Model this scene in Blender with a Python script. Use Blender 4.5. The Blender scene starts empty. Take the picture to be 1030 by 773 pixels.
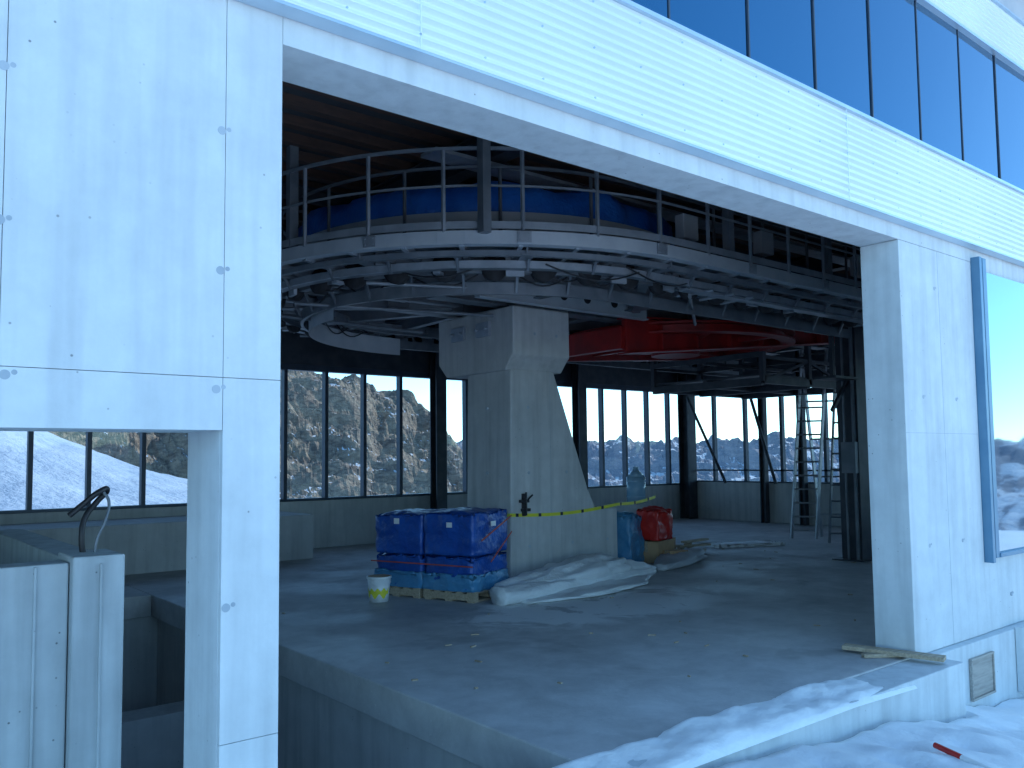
import bpy, math, random
import numpy as np
from mathutils import Vector, Matrix, noise
random.seed(7)
S=bpy.context.scene
S.view_settings.view_transform='Standard'; S.view_settings.look='None'; S.view_settings.exposure=0

# ---------------------------------------------------------------- materials
def newmat(name):
    m=bpy.data.materials.new(name); m.use_nodes=True
    nt=m.node_tree; b=nt.nodes['Principled BSDF']
    return m,nt,b
def N(nt,t,**k):
    n=nt.nodes.new(t)
    for a,v in k.items():
        if a in n.inputs: n.inputs[a].default_value=v
        else: setattr(n,a,v)
    return n
def coords(nt,scale=(1,1,1)):
    tc=N(nt,'ShaderNodeTexCoord'); mp=N(nt,'ShaderNodeMapping'); mp.inputs['Scale'].default_value=scale
    nt.links.new(tc.outputs['Object'],mp.inputs['Vector']); return mp.outputs[0]
def nz(nt,vec,scale,detail=4,rough=.55,dist=0):
    n=N(nt,'ShaderNodeTexNoise'); n.inputs['Scale'].default_value=scale; n.inputs['Detail'].default_value=detail
    n.inputs['Roughness'].default_value=rough; n.inputs['Distortion'].default_value=dist
    nt.links.new(vec,n.inputs['Vector']); return n.outputs['Fac']
def ramp(nt,fac,p0,p1,c0=(0,0,0,1),c1=(1,1,1,1)):
    r=N(nt,'ShaderNodeValToRGB'); e=r.color_ramp.elements
    e[0].position=p0;e[1].position=p1;e[0].color=c0;e[1].color=c1
    nt.links.new(fac,r.inputs[0]); return r.outputs[0]
def mix(nt,fac,a,b,mode='MIX'):
    m=N(nt,'ShaderNodeMix',data_type='RGBA',blend_type=mode)
    for i,v in ((0,fac),(6,a),(7,b)):
        if isinstance(v,bpy.types.NodeSocket): nt.links.new(v,m.inputs[i])
        else: m.inputs[i].default_value = v if i==0 else (tuple(v)+(1,))[:4]
    return m.outputs[2]
def bump(nt,b,h,st,dist=.02):
    n=N(nt,'ShaderNodeBump'); n.inputs['Strength'].default_value=st; n.inputs['Distance'].default_value=dist
    nt.links.new(h,n.inputs['Height']); nt.links.new(n.outputs[0],b.inputs['Normal'])
def pm(name,c1,c2,scale=3,rough=.6,metal=0,bmp=.15,stretch=(1,1,1),p0=.35,p1=.65,spec=.5,bd=.01):
    m,nt,b=newmat(name); v=coords(nt,stretch)
    f=nz(nt,v,scale,3); col=mix(nt,ramp(nt,f,p0,p1),c1,c2)
    nt.links.new(col,b.inputs['Base Color']); b.inputs['Roughness'].default_value=rough
    b.inputs['Metallic'].default_value=metal; b.inputs['Specular IOR Level'].default_value=spec
    if bmp>.15: bump(nt,b,nz(nt,v,scale*6,3),bmp,bd)
    return m
def concrete(name,c,dark,streak=.5):
    m,nt,b=newmat(name); v=coords(nt)
    big=ramp(nt,nz(nt,v,.9,4,.6,.4),.35,.68)
    med=ramp(nt,nz(nt,v,5,5,.65),.3,.7)
    st=ramp(nt,nz(nt,coords(nt,(7,7,.5)),1.2,3),.45,.75)
    col=mix(nt,big,dark,c)
    lo=tuple(x*.84 for x in c); col=mix(nt,.5,col,mix(nt,med,lo,tuple(min(1,x*1.08) for x in c)))
    col=mix(nt,mix(nt,st,(0,0,0),(streak*.45,)*3),col,tuple(x*.55 for x in dark))
    vo=N(nt,'ShaderNodeTexVoronoi'); vo.inputs['Scale'].default_value=14; nt.links.new(v,vo.inputs['Vector'])
    hole=ramp(nt,vo.outputs['Distance'],.05,.09,(1,1,1,1),(0,0,0,1))
    hm=mix(nt,ramp(nt,nz(nt,v,2.3,1),.5,.62),(0,0,0),hole)
    col=mix(nt,hm,col,tuple(x*.45 for x in dark))
    nt.links.new(col,b.inputs['Base Color']); b.inputs['Roughness'].default_value=.85
    b.inputs['Specular IOR Level'].default_value=.25
    bump(nt,b,nz(nt,v,25,4,.65),.25,.01)
    return m
M={}
M['conc']=concrete('concrete_facade',(.70,.745,.76),(.57,.63,.66),.7)
M['conc_in']=concrete('concrete_interior',(.61,.61,.60),(.43,.45,.46),.8)
M['conc_shaft']=concrete('concrete_shaft',(.56,.61,.63),(.38,.43,.46),1.1)
def floor_mat():
    m,nt,b=newmat('concrete_floor'); v=coords(nt)
    big=ramp(nt,nz(nt,v,.45,5,.6,.8),.35,.66); med=ramp(nt,nz(nt,v,2.6,6,.7,.3),.38,.66)
    col=mix(nt,big,(.42,.42,.42),(.58,.58,.575)); col=mix(nt,.45,col,mix(nt,med,(.36,.365,.37),(.65,.65,.645)))
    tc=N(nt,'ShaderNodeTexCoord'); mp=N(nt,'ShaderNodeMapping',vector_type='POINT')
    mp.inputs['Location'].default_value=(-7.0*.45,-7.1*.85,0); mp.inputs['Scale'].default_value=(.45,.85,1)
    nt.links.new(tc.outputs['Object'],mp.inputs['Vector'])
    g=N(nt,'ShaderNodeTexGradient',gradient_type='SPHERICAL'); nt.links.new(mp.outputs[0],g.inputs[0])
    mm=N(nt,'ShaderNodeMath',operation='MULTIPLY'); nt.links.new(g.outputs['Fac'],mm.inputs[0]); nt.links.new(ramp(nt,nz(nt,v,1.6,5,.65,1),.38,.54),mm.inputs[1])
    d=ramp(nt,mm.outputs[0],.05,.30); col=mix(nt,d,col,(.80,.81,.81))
    wet=ramp(nt,nz(nt,v,.7,4,.6,.5),.58,.65); col=mix(nt,mix(nt,wet,(0,0,0),(.5,.5,.5)),col,(.26,.265,.27))
    spk=ramp(nt,nz(nt,v,22,3,.7),.66,.73); col=mix(nt,mix(nt,spk,(0,0,0),(.6,.6,.6)),col,(.74,.74,.73))
    nt.links.new(col,b.inputs['Base Color'])
    r=ramp(nt,nz(nt,v,.8,3),.4,.65,(.5,.5,.5,1),(.8,.8,.8,1)); nt.links.new(r,b.inputs['Roughness'])
    bump(nt,b,nz(nt,v,9,5,.7),.35,.02); return m
M['floor']=floor_mat()
M['clad']=pm('corrugated_metal',(.78,.84,.87),(.84,.90,.92),.7,.35,.2,0)
M['flash']=pm('metal_flashing',(.50,.62,.72),(.60,.70,.78),2,.35,.5,.05)
M['galv']=pm('galvanised_steel',(.34,.38,.43),(.46,.50,.55),5,.45,.5,.1)
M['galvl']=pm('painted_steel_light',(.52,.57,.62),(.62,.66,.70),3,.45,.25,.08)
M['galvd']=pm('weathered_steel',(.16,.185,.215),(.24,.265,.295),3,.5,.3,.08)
M['dark']=pm('dark_steel',(.045,.055,.07),(.075,.085,.10),4,.55,.3,.1)
M['mull']=pm('window_frame_anthracite',(.05,.07,.10),(.07,.09,.12),4,.45,.3,.05)
M['blueframe']=pm('window_frame_blue',(.10,.22,.34),(.13,.26,.38),3,.4,.3,.05)
M['red']=pm('red_paint',(.42,.018,.016),(.25,.014,.014),3,.45,0,.08)
M['redb']=pm('red_plastic',(.60,.03,.022),(.45,.022,.02),3,.4,0,.08)
M['rubber']=pm('tyre_rubber',(.02,.02,.022),(.035,.035,.04),8,.8,0,0)
M['ceil']=pm('ceiling_deck',(.08,.085,.10),(.11,.115,.125),2,.8,0,.1)
M['brown']=pm('timber_beam',(.17,.10,.08),(.12,.08,.07),3,.7,0,.1,(1,6,6))
M['wood']=pm('weathered_wood',(.52,.43,.31),(.36,.28,.20),4,.8,0,.4,(1,12,12))
M['woodg']=pm('grey_formwork_wood',(.46,.42,.37),(.34,.31,.28),4,.8,0,.4,(1,12,12))
M['card']=pm('cardboard',(.50,.33,.19),(.42,.27,.15),4,.85,0,.1)
M['bluet']=pm('blue_tarpaulin',(.008,.06,.30),(.015,.10,.42),3,.33,0,.5,bd=.03)
M['bluec']=pm('blue_cover_sheet',(.012,.13,.55),(.03,.20,.68),3,.38,0,.5,bd=.03)
M['bluel']=pm('light_blue_plastic',(.05,.22,.42),(.10,.30,.50),4,.3,0,.4,bd=.03)
M['white']=pm('white_tarpaulin',(.74,.76,.77),(.82,.84,.85),3,.5,0,.5,bd=.03)
M['grey']=pm('grey_sheet',(.40,.43,.46),(.54,.56,.58),3,.6,0,.5,bd=.03)
M['plast']=pm('white_plastic',(.8,.82,.82),(.72,.75,.76),6,.4,0,0)
M['yel']=pm('yellow_plastic',(.78,.74,.05),(.70,.68,.06),6,.4,0,0)
M['blk']=pm('black_plastic',(.015,.015,.018),(.03,.03,.035),6,.45,0,.1)
M['water']=pm('blue_bottle_plastic',(.22,.40,.56),(.30,.48,.62),5,.15,0,.1)
M['orange']=pm('red_strap',(.50,.09,.05),(.40,.07,.05),6,.6,0,.1)
M['hole']=pm('tie_hole_plug',(.34,.40,.45),(.44,.50,.55),9,.9,0,0)
M['alu']=pm('aluminium',(.38,.40,.43),(.48,.50,.53),6,.4,.7,.05)
def coated(name,c,bs=.02):
    m,nt,b=newmat(name); b.inputs['Base Color'].default_value=c+(1,); b.inputs['Metallic'].default_value=.95
    b.inputs['Roughness'].default_value=.03; bump(nt,b,nz(nt,coords(nt),.8,2),bs,.05); return m
M['coat']=coated('coated_glass',(.045,.16,.27))
M['coat2']=coated('coated_side_glass',(.24,.38,.48),.04)
def glass(name,col):
    m,nt,b=newmat(name); nt.nodes.remove(b)
    t=N(nt,'ShaderNodeBsdfTransparent'); t.inputs[0].default_value=col+(1,)
    g=N(nt,'ShaderNodeBsdfGlossy'); g.inputs['Roughness'].default_value=.02
    mx=N(nt,'ShaderNodeMixShader'); mx.inputs[0].default_value=.05; o=nt.nodes['Material Output']
    nt.links.new(t.outputs[0],mx.inputs[1]); nt.links.new(g.outputs[0],mx.inputs[2]); nt.links.new(mx.outputs[0],o.inputs[0])
    return m
M['glass']=glass('tinted_solar_glass',(.62,.68,.71))
def snowmat(name,a,c_,bst=.5,sc=5):
    m,nt,b=newmat(name); v=coords(nt)
    col=mix(nt,ramp(nt,nz(nt,v,1.5/5*sc,4),.3,.7),a,c_); nt.links.new(col,b.inputs['Base Color'])
    b.inputs['Roughness'].default_value=.6; bump(nt,b,nz(nt,v,sc,6,.65),bst,.3/sc); return m
M['snow']=snowmat('snow',(.84,.89,.92),(.92,.95,.96),.35)
M['snow2']=snowmat('shade_tinted_snow',(.30,.41,.54),(.46,.56,.66),.9,.25)  # slope's shade painted into the snow colour as a darker, bluer tone
def rockmat(name,rock1,rock2,snow,zlo,zhi,sc,haze=None,hz=0):
    m,nt,b=newmat(name); v=coords(nt)
    geo=N(nt,'ShaderNodeNewGeometry'); sp=N(nt,'ShaderNodeSeparateXYZ'); nt.links.new(geo.outputs['Normal'],sp.inputs[0])
    r=mix(nt,ramp(nt,nz(nt,v,sc,6,.75,.5),.40,.60),rock1,rock2)
    mp=coords(nt,(1,.6,2.4)); r=mix(nt,.45,r,mix(nt,ramp(nt,nz(nt,mp,sc*2.5,5,.7,1.5),.42,.58),tuple(x*.5 for x in rock2),tuple(x*1.25 for x in rock1)))
    ad=N(nt,'ShaderNodeMath',operation='MULTIPLY_ADD'); nt.links.new(nz(nt,v,sc*1.3,6,.75),ad.inputs[0]); ad.inputs[1].default_value=.9; nt.links.new(sp.outputs[2],ad.inputs[2])
    c=mix(nt,ramp(nt,ad.outputs[0],zlo,zhi),r,snow)
    if haze: c=mix(nt,hz,c,haze)
    nt.links.new(c,b.inputs['Base Color']); b.inputs['Roughness'].default_value=.9; b.inputs['Specular IOR Level'].default_value=.1
    bump(nt,b,nz(nt,v,sc*3,5,.75),.8,2.0/sc*.1); return m
# colour ramp stays within [0,1], so the sum (normal.z + noise*.9) is scaled by thresholds below 1
def rockmat2(name,rock1,rock2,snow,thr,sc,haze=None,hz=0):
    m,nt,b=newmat(name); v=coords(nt)
    geo=N(nt,'ShaderNodeNewGeometry'); sp=N(nt,'ShaderNodeSeparateXYZ'); nt.links.new(geo.outputs['Normal'],sp.inputs[0])
    r=mix(nt,ramp(nt,nz(nt,v,sc,6,.75,.5),.40,.60),rock1,rock2)
    mp=coords(nt,(1,.6,2.4)); r=mix(nt,.4,r,mix(nt,ramp(nt,nz(nt,mp,sc*2.5,5,.7,1.5),.42,.58),tuple(x*.5 for x in rock2),tuple(x*1.25 for x in rock1)))
    ad=N(nt,'ShaderNodeMath',operation='MULTIPLY_ADD'); nt.links.new(nz(nt,v,sc*1.3,6,.75),ad.inputs[0]); ad.inputs[1].default_value=.9; nt.links.new(sp.outputs[2],ad.inputs[2])
    mr=N(nt,'ShaderNodeMapRange'); nt.links.new(ad.outputs[0],mr.inputs[0]); mr.inputs[1].default_value=thr; mr.inputs[2].default_value=thr+.07
    c=mix(nt,mr.outputs[0],r,snow)
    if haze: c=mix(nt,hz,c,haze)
    nt.links.new(c,b.inputs['Base Color']); b.inputs['Roughness'].default_value=.9; b.inputs['Specular IOR Level'].default_value=.1
    bump(nt,b,nz(nt,v,sc*3,5,.75),.8,2.0/sc*.1); return m
M['rock']=rockmat2('mountain_rock',(.40,.33,.25),(.19,.165,.15),(.72,.78,.83),1.36,.06)
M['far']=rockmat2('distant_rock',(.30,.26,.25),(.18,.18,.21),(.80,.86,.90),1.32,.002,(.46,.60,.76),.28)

# ---------------------------------------------------------------- mesh parts
class Part:
    def __init__(s,name,mat,parent=None,bevel=0,smooth=False):
        s.n=name;s.m=mat;s.p=parent;s.v=[];s.f=[];s.b=bevel;s.s=smooth
    def add(s,vs,fs):
        o=len(s.v); s.v+= [tuple(v) for v in vs]; s.f+=[tuple(i+o for i in f) for f in fs]
    def box(s,x0,x1,y0,y1,z0,z1,M4=None):
        vs=[(x,y,z) for z in(z0,z1) for x,y in((x0,y0),(x1,y0),(x1,y1),(x0,y1))]
        if M4: vs=[M4@Vector(v) for v in vs]
        s.add(vs,[(3,2,1,0),(4,5,6,7),(0,1,5,4),(1,2,6,5),(2,3,7,6),(3,0,4,7)]); return s
    def beam(s,a,b,w,h=None,up=(0,0,1)):
        a=Vector(a);b=Vector(b);h=h or w;d=(b-a).normalized();u=Vector(up)
        if abs(d.dot(u))>.98:u=Vector((1,0,0))
        r=d.cross(u).normalized();u=r.cross(d)
        vs=[p+r*sx*w/2+u*sz*h/2 for p in(a,b) for sx,sz in((-1,-1),(1,-1),(1,1),(-1,1))]
        s.add(vs,[(0,1,2,3),(7,6,5,4),(0,4,5,1),(1,5,6,2),(2,6,7,3),(3,7,4,0)]);return s
    def rod(s,a,b,r,n=10,r2=None):
        a=Vector(a);b=Vector(b);r2=r if r2 is None else r2;d=(b-a).normalized();u=Vector((0,0,1)) if abs(d.z)<.95 else Vector((1,0,0))
        x=d.cross(u).normalized();y=d.cross(x);vs=[]
        for p,q in((a,r),(b,r2)):
            for i in range(n):
                t=2*math.pi*i/n; vs.append(p+x*math.cos(t)*q+y*math.sin(t)*q)
        s.add(vs,[(i,(i+1)%n,n+(i+1)%n,n+i) for i in range(n)]+[tuple(range(n-1,-1,-1)),tuple(range(n,2*n))]);return s
    def prism(s,poly,ax,lo,hi):
        def mk(p,t): return {'x':(t,p[0],p[1]),'y':(p[0],t,p[1]),'z':(p[0],p[1],t)}[ax]
        n=len(poly); vs=[mk(p,lo) for p in poly]+[mk(p,hi) for p in poly]
        s.add(vs,[tuple(range(n)),tuple(range(2*n-1,n-1,-1))]+[(i,n+i,n+(i+1)%n,(i+1)%n) for i in range(n)]);return s
    def ibeam(s,a,b,h,w,t=.02):
        a=Vector(a);b=Vector(b);z=Vector((0,0,1))
        s.beam(a+z*(h/2-t/2),b+z*(h/2-t/2),w,t); s.beam(a-z*(h/2-t/2),b-z*(h/2-t/2),w,t); s.beam(a,b,t,h-2*t);return s
    def done(s):
        me=bpy.data.meshes.new(s.n); me.from_pydata(s.v,[],s.f); me.materials.append(s.m); me.validate()
        o=bpy.data.objects.new(s.n,me); S.collection.objects.link(o)
        import bmesh
        bm=bmesh.new(); bm.from_mesh(me); bmesh.ops.recalc_face_normals(bm,faces=bm.faces); bm.to_mesh(me); bm.free()
        if s.p:o.parent=s.p
        if s.b:
            md=o.modifiers.new('bev','BEVEL');md.width=s.b;md.segments=2;md.limit_method='ANGLE'
        if s.s:
            for p in me.polygons:p.use_smooth=True
        return o
def empty(name):
    e=bpy.data.objects.new(name,None); S.collection.objects.link(e); return e

# ================================================================= BUILDING
B=empty('cable_car_station_building')
FY=3.48; IY=3.83; BY=15.3; XR=18.7; XE=3.33
LZ=3.56
p=Part('facade_wall',M['conc'],B,.0015)
g=.0012
for x0,x1 in((-6,-2.2),(-2.2,.47),(.47,1.278)):
    for z0,z1 in((1.83,2.05),(2.05,3.72)):
        p.box(x0+g,x1-g,FY,FY+.03,z0+(g if z0>2 else 0),z1-g)
p.box(-6,1.278-g,FY+.031,IY+.08,1.832,3.72)
for z0,z1 in((-2.2,.55),(.55,2.05),(2.05,3.72)): p.box(1.278+g,1.53,FY,FY+.03,z0+g,z1-g)
p.box(1.278,1.53,FY+.031,IY+.08,-2.2,3.72)
p.box(1.53+.002,8.60,FY,IY,LZ,3.72)
p.done()
p=Part('facade_pier',M['conc'],B,.006)
p.box(7.16,8.60,FY,IY,.0,LZ-.002)
p.box(8.602,19.0,FY+.01,IY,0,.70)
p.box(8.602,19.0,FY+.01,IY,3.5,3.72)
p.done()
p=Part('plinth_wall',M['conc'],B,.01)
p.box(-6,7.33,3.16,FY+.02,-2.2,-.012); p.box(7.335,19,3.40,IY,-2.2,-.004); p.box(-6,7.16,FY+.022,IY,-2.2,-.30)
p.done()
p=Part('formwork_joint',M['hole'],B)
p.box(7.162,8.598,FY-.0012,FY+.01,1.88,1.883); p.box(7.88,7.883,FY-.0014,FY+.01,.002,3.55)
p.done()
p=Part('tie_holes',M['hole'],B)
for x,z in((1.262,2.50),(1.25,2.0),(.49,2.02),(.46,2.58),(1.30,1.1),(1.262,3.1),(.46,3.15),(7.5,.9),(7.5,2.2),(8.15,.9),(8.15,2.2),(7.8,3.2),(9.2,.3)):
    p.rod((x,FY-.0015,z),(x,FY+.02,z),.018,14)
    p.rod((x+.03,FY-.001,z+.01),(x+.03,FY+.02,z+.01),.010,10)
p.done()
def xs(a,b): return [a+(b-a)*i/12 for i in range(13)]
def corr(name,z0,z1,y,x0,x1,per=.055,amp=.020):
    p=Part(name,M['clad'],B,0,False); n=int((z1-z0)/per)*8; vs=[];fs=[]
    for i in range(n+1):
        z=z0+(z1-z0)*i/n; w=math.sin(i/8*2*math.pi); yy=y-amp*max(-.75,min(.75,w))
        for x in xs(x0,x1): vs.append((x,yy,z))
    k=13
    for i in range(n):
        for j in range(k-1): fs.append((i*k+j,i*k+j+1,(i+1)*k+j+1,(i+1)*k+j))
    p.add(vs,fs); p.done()
corr('corrugated_cladding',3.70,4.43,3.40,-6,19)
corr('corrugated_cladding_parapet',5.84,6.36,3.40,-6,19)
p=Part('cladding_flashing',M['flash'],B)
p.box(-6,19,3.375,FY-.003,3.685,3.698); p.box(-6,19,3.37,FY,4.432,4.46); p.box(-6,19,3.37,FY,5.81,5.838); p.box(-6,19,3.37,FY,6.362,6.38)
p.done()
p=Part('cladding_joint',M['clad'],B)
for x in (2.2,6.2,10.2,14.2): p.box(x,x+.008,3.383,3.392,3.70,4.43)
p.done()
p=Part('cladding_screws',M['flash'],B)
for i in range(60):
    for z in (3.78,4.08,4.36): p.rod((-5+i*.4,3.383,z),(-5+i*.4,3.39,z),.006,6)
p.done()
Part('upper_wall_core',M['dark'],B).box(-6,19,3.485,IY,3.722,6.38).done()
p=Part('upper_window_glazing',M['coat'],B); 
mx=[4.12-.86*k for k in range(12,0,-1)]+[4.12+.86*k for k in range(18)]
for a,b in zip(mx[:-1],mx[1:]):
    t=random.uniform(-.004,.004); p.add([(a,3.43+t,4.46),(b,3.43-t,4.46),(b,3.43-t+random.uniform(-.003,.003),5.81),(a,3.43+t,5.81)],[(0,1,2,3)])
p.done()
p=Part('upper_window_mullions',M['mull'],B)
for x in mx: p.box(x-.007,x+.007,3.42,3.45,4.461,5.809)
p.done()
p=Part('roof_overhang',M['galvl'],B); p.box(-6.5,19.2,2.75,3.95,6.9,7.1); p.box(-6,19,3.5,IY,6.4,6.898); p.done()
Part('roof_slab',M['dark'],B).box(-6,19,3.952,15.9,6.7,7.1).done()
p=Part('side_window_glazing',M['coat2'],B)
for i in range(9):
    a=8.78+i*1.15;p.add([(a,3.44,.74),(a+1.15,3.44+.003*(i%2),.74),(a+1.15,3.44,3.48),(a,3.44,3.48)],[(0,1,2,3)])
p.done()
p=Part('side_window_frame',M['blueframe'],B,.003)
p.box(8.605,8.66,3.40,3.55,.66,3.6); p.box(8.70,8.78,3.41,3.55,.70,3.6); p.box(8.782,19,3.40,3.55,.70,.74)
for i in range(1,9): a=8.78+i*1.15; p.box(a-.02,a+.02,3.41,3.46,.742,3.5)
p.done()
Part('floor_slab',M['floor'],B,.012).prism([(XE,FY+.022),(7.155,FY+.022),(7.155,IY+.004),(XR+.3,IY+.004),(XR+.3,BY+.3),(XE,BY+.3)],'z',-.28,0).done()
Part('rear_floor_slab',M['floor'],B,.01).box(-5.6,XE-.003,11.5,BY+.3,-.28,-.003).done()
p=Part('pit_wall',M['conc_in'],B,.01)
p.box(XE+.12,XE+.4,IY+.1,12.1,-1.9,-.282); p.box(-5.6,XE+.118,11.62,11.9,-1.9,-.284); p.box(-5.6,-5.3,IY,11.6,-1.9,5.2)
p.done()
Part('pit_floor',M['floor'],B).box(-5.6,XE+.4,IY,12.1,-2.1,-1.9).done()
p=Part('pit_slab',M['conc_in'],B,.01); p.box(1.3,2.6,5.0,8.5,-1.88,-1.35); p.box(.2,XE+.1,9.2,9.6,-1.88,-.9); p.done()
SZ=.92; TZ=3.58
p=Part('rear_wall',M['conc_in'],B,.01)
p.box(-5.6,XR,BY,BY+.3,0,SZ); p.box(-5.6,6.67,13.75,BY-.003,0,.76)
p.box(XR,XR+.3,4.2,BY+.3,0.001,1.0)
p.done()
p=Part('rear_wall_upper',M['dark'],B); p.box(-5.6,XR+.3,BY,BY+.3,TZ,6.7); p.box(XR,XR+.3,3.93,BY-.003,3.5,6.7); p.box(-5.98,-5.602,3.96,BY+.3,-2.2,6.7); p.done()
p=Part('rear_window_frames',M['mull'],B)
bx=[10.29+.86*k for k in range(-18,10)]
for x in bx: 
    if x<XR-.2: p.box(x-.035,x+.035,BY+.02,BY+.16,SZ+.05,TZ)
p.box(-5.6,XR,BY+.0,BY+.18,SZ+.002,SZ+.05); p.box(-5.6,XR,BY+.01,BY+.17,TZ-.12,TZ-.002)
for y in (14.4,13.4,12.3,11.1,9.8,8.5,7.2): p.box(XR+.04,XR+.16,y-.04,y+.04,1.04,3.5)
p.box(XR+.02,XR+.18,4.2,BY,1.002,1.04); p.box(XR+.04,XR+.14,4.2,BY-.01,1.30,1.34)
p.box(XR+.02,XR+.18,4.2,BY,3.38,3.498)
p.done()
p=Part('rear_window_glass',M['glass'],B)
p.add([(-5.6,BY+.1,SZ+.05),(XR,BY+.1,SZ+.05),(XR,BY+.1,TZ),(-5.6,BY+.1,TZ)],[(0,1,2,3)])
p.add([(XR+.1,4.2,1.04),(XR+.1,BY,1.04),(XR+.1,BY,3.5),(XR+.1,4.2,3.5)],[(0,1,2,3)])
p.done()
p=Part('sun_blocking_slabs',M['galvl'],B); p.box(XR+.31,28,2.5,17.5,4.5,4.8); p.box(-6,XR+.3,BY+.31,17.6,4.4,4.7); p.done()  # unseen slabs added beyond right and rear walls to keep sun off the floor
p=Part('steel_columns',M['dark'],B)
def hcol(x,y,z0,z1,w=.26,d=.26):
    p.box(x-w/2,x+w/2,y-d/2,y-d/2+.03,z0,z1);p.box(x-w/2,x+w/2,y+d/2-.03,y+d/2,z0,z1);p.box(x-.012,x+.012,y-d/2+.031,y+d/2-.031,z0,z1)
for x in(5.9,10.25,14.45): hcol(x,BY-.16,.001,5.2)
hcol(XR-.2,BY-.2,.001,5.2,.34,.34)
for y in (12.7,11.6): hcol(XR-.15,y,.001,5.2,.16,.16)
p.done()
p=Part('bolted_wall_brace',M['dark'],B)
p.rod((XR-.4,14.9,3.3),(XR-.4,13.7,1.0),.04); p.rod((XR-.4,12.9,3.3),(XR-.4,12.2,1.0),.04)
p.done()
p=Part('ceiling',M['ceil'],B); p.box(-5.6,XR,IY,BY,5.62,5.7)
p.done()
p=Part('ceiling_timber',M['brown'],B)
for i in range(22): p.box(-5,XR,4.3+i*.5,4.42+i*.5,5.5,5.618)
p.done()
p=Part('ceiling_beams',M['dark'],B)
for x in(1.6,5.9,10.25,14.45): p.ibeam((x,IY,5.3),(x,BY,5.3),.36,.22)
for y in(6.2,9.7,13.2): p.ibeam((-5,y,5.04),(XR,y,5.04),.16,.14)
p.done()
p=Part('formwork_hatch',M['woodg'],B,.003)
p.box(7.97,8.45,3.37,3.398,-.15,-.13);p.box(7.97,8.45,3.37,3.398,-.50,-.48);p.box(7.97,7.99,3.372,3.398,-.478,-.152);p.box(8.43,8.45,3.372,3.398,-.478,-.152)
p.done()
Part('formwork_panel',M['woodg'],B).box(7.992,8.428,3.385,3.397,-.478,-.152).done()
Part('cable_duct',M['conc'],B,.01).box(9.0,9.5,3.30,3.397,-.6,.02).done()

# ================================================================= PIER
PR=empty('bullwheel_support_pier')
p=Part('pier_stem',M['conc_in'],PR,.02)
p.prism([(7.16,0),(9.22,0),(9.22,.95),(8.78,.95),(8.62,1.25),(7.98,2.92),(7.20,2.92)],'y',8.88,9.88)
p.done()
p=Part('pier_head',M['conc_in'],PR,.02)
p.prism([(8.78,3.05),(8.9,2.9),(10.3,2.9),(10.5,3.1),(10.5,3.76),(8.72,3.76),(8.72,3.1)],'x',7.12,8.15)
p.done()
p=Part('pier_plates',M['galv'],PR,.004)
p.box(7.07,7.118,9.2,9.5,3.4,3.6);p.box(7.07,7.118,9.8,10.1,3.4,3.6);p.box(7.3,8.3,8.9,10.2,3.762,3.82)
for y in(9.25,9.45,9.85,10.05): p.rod((7.02,y,3.5),(7.07,y,3.5),.02)
p.done()
p=Part('pier_formwork_holes',M['hole'],PR)
for x,z in((7.5,.5),(8.3,.5),(7.5,1.5),(8.2,1.5),(7.5,2.4),(9.0,.5)): p.rod((x,8.877,z),(x,8.9,z),.022,12)
for z in (.5,1.5,2.4): p.rod((7.157,9.38,z),(7.2,9.38,z),.022,12)
for x,z in((7.5,3.4),(7.9,3.4)): p.rod((x,8.717,z),(x,8.75,z),.022,12)
p.box(7.9,7.903,8.878,8.9,.001,2.9)
p.done()
p=Part('door_latch',M['blk'],PR,.003)
p.box(7.36,7.40,8.82,8.878,.92,1.22);p.box(7.30,7.44,8.80,8.86,1.10,1.14);p.box(7.33,7.47,8.81,8.86,.98,1.02);p.rod((7.38,8.80,.93),(7.38,8.80,1.24),.014);p.rod((7.44,8.83,1.14),(7.52,8.83,1.20),.012)
p.done()

# ================================================================= CATWALK / TRACK
CX,CY=7.4,9.7; XE2=17.2
def stad(R,x1=XE2,na=40):
    pts=[]; n=14
    for i in range(n): pts.append((x1+(CX-x1)*i/n,CY-R))
    for i in range(na+1):
        t=-math.pi/2-math.pi*i/na; pts.append((CX+R*math.cos(t),CY+R*math.sin(t)))
    for i in range(1,n+1): pts.append((CX+(x1-CX)*i/n,CY+R))
    return pts
def sweep(p,R0,R1,z0,z1,x1=XE2):
    A=stad(R0,x1);Bq=stad(R1,x1);n=len(A);vs=[]
    for a,b in zip(A,Bq): vs+=[(a[0],a[1],z0),(b[0],b[1],z0),(b[0],b[1],z1),(a[0],a[1],z1)]
    fs=[]
    for i in range(n-1):
        for k in range(4): fs.append((i*4+k,i*4+(k+1)%4,(i+1)*4+(k+1)%4,(i+1)*4+k))
    fs+=[(0,1,2,3),(4*n-1,4*n-2,4*n-3,4*n-4)]
    p.add(vs,fs)
def along(R,step,x1=XE2,off=0):
    P=stad(R,x1,80);out=[];d=off;acc=0
    for a,b in zip(P[:-1],P[1:]):
        L=math.dist(a,b)
        while acc+L>=d:
            t=(d-acc)/L;x=a[0]+(b[0]-a[0])*t;y=a[1]+(b[1]-a[1])*t
            tx,ty=(b[0]-a[0])/L,(b[1]-a[1])/L
            nx,ny=-ty,tx
            if (x-CX)*nx*(x<CX)+(y-CY)*ny<0: nx,ny=-nx,-ny
            out.append((x,y,nx,ny));d+=step
        acc+=L
    return out
CW=empty('curved_maintenance_catwalk')
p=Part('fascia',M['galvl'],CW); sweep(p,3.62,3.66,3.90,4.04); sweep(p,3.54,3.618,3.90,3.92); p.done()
p=Part('inner_fascia',M['galvd'],CW); sweep(p,2.86,2.90,3.95,4.06); p.done()
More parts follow.
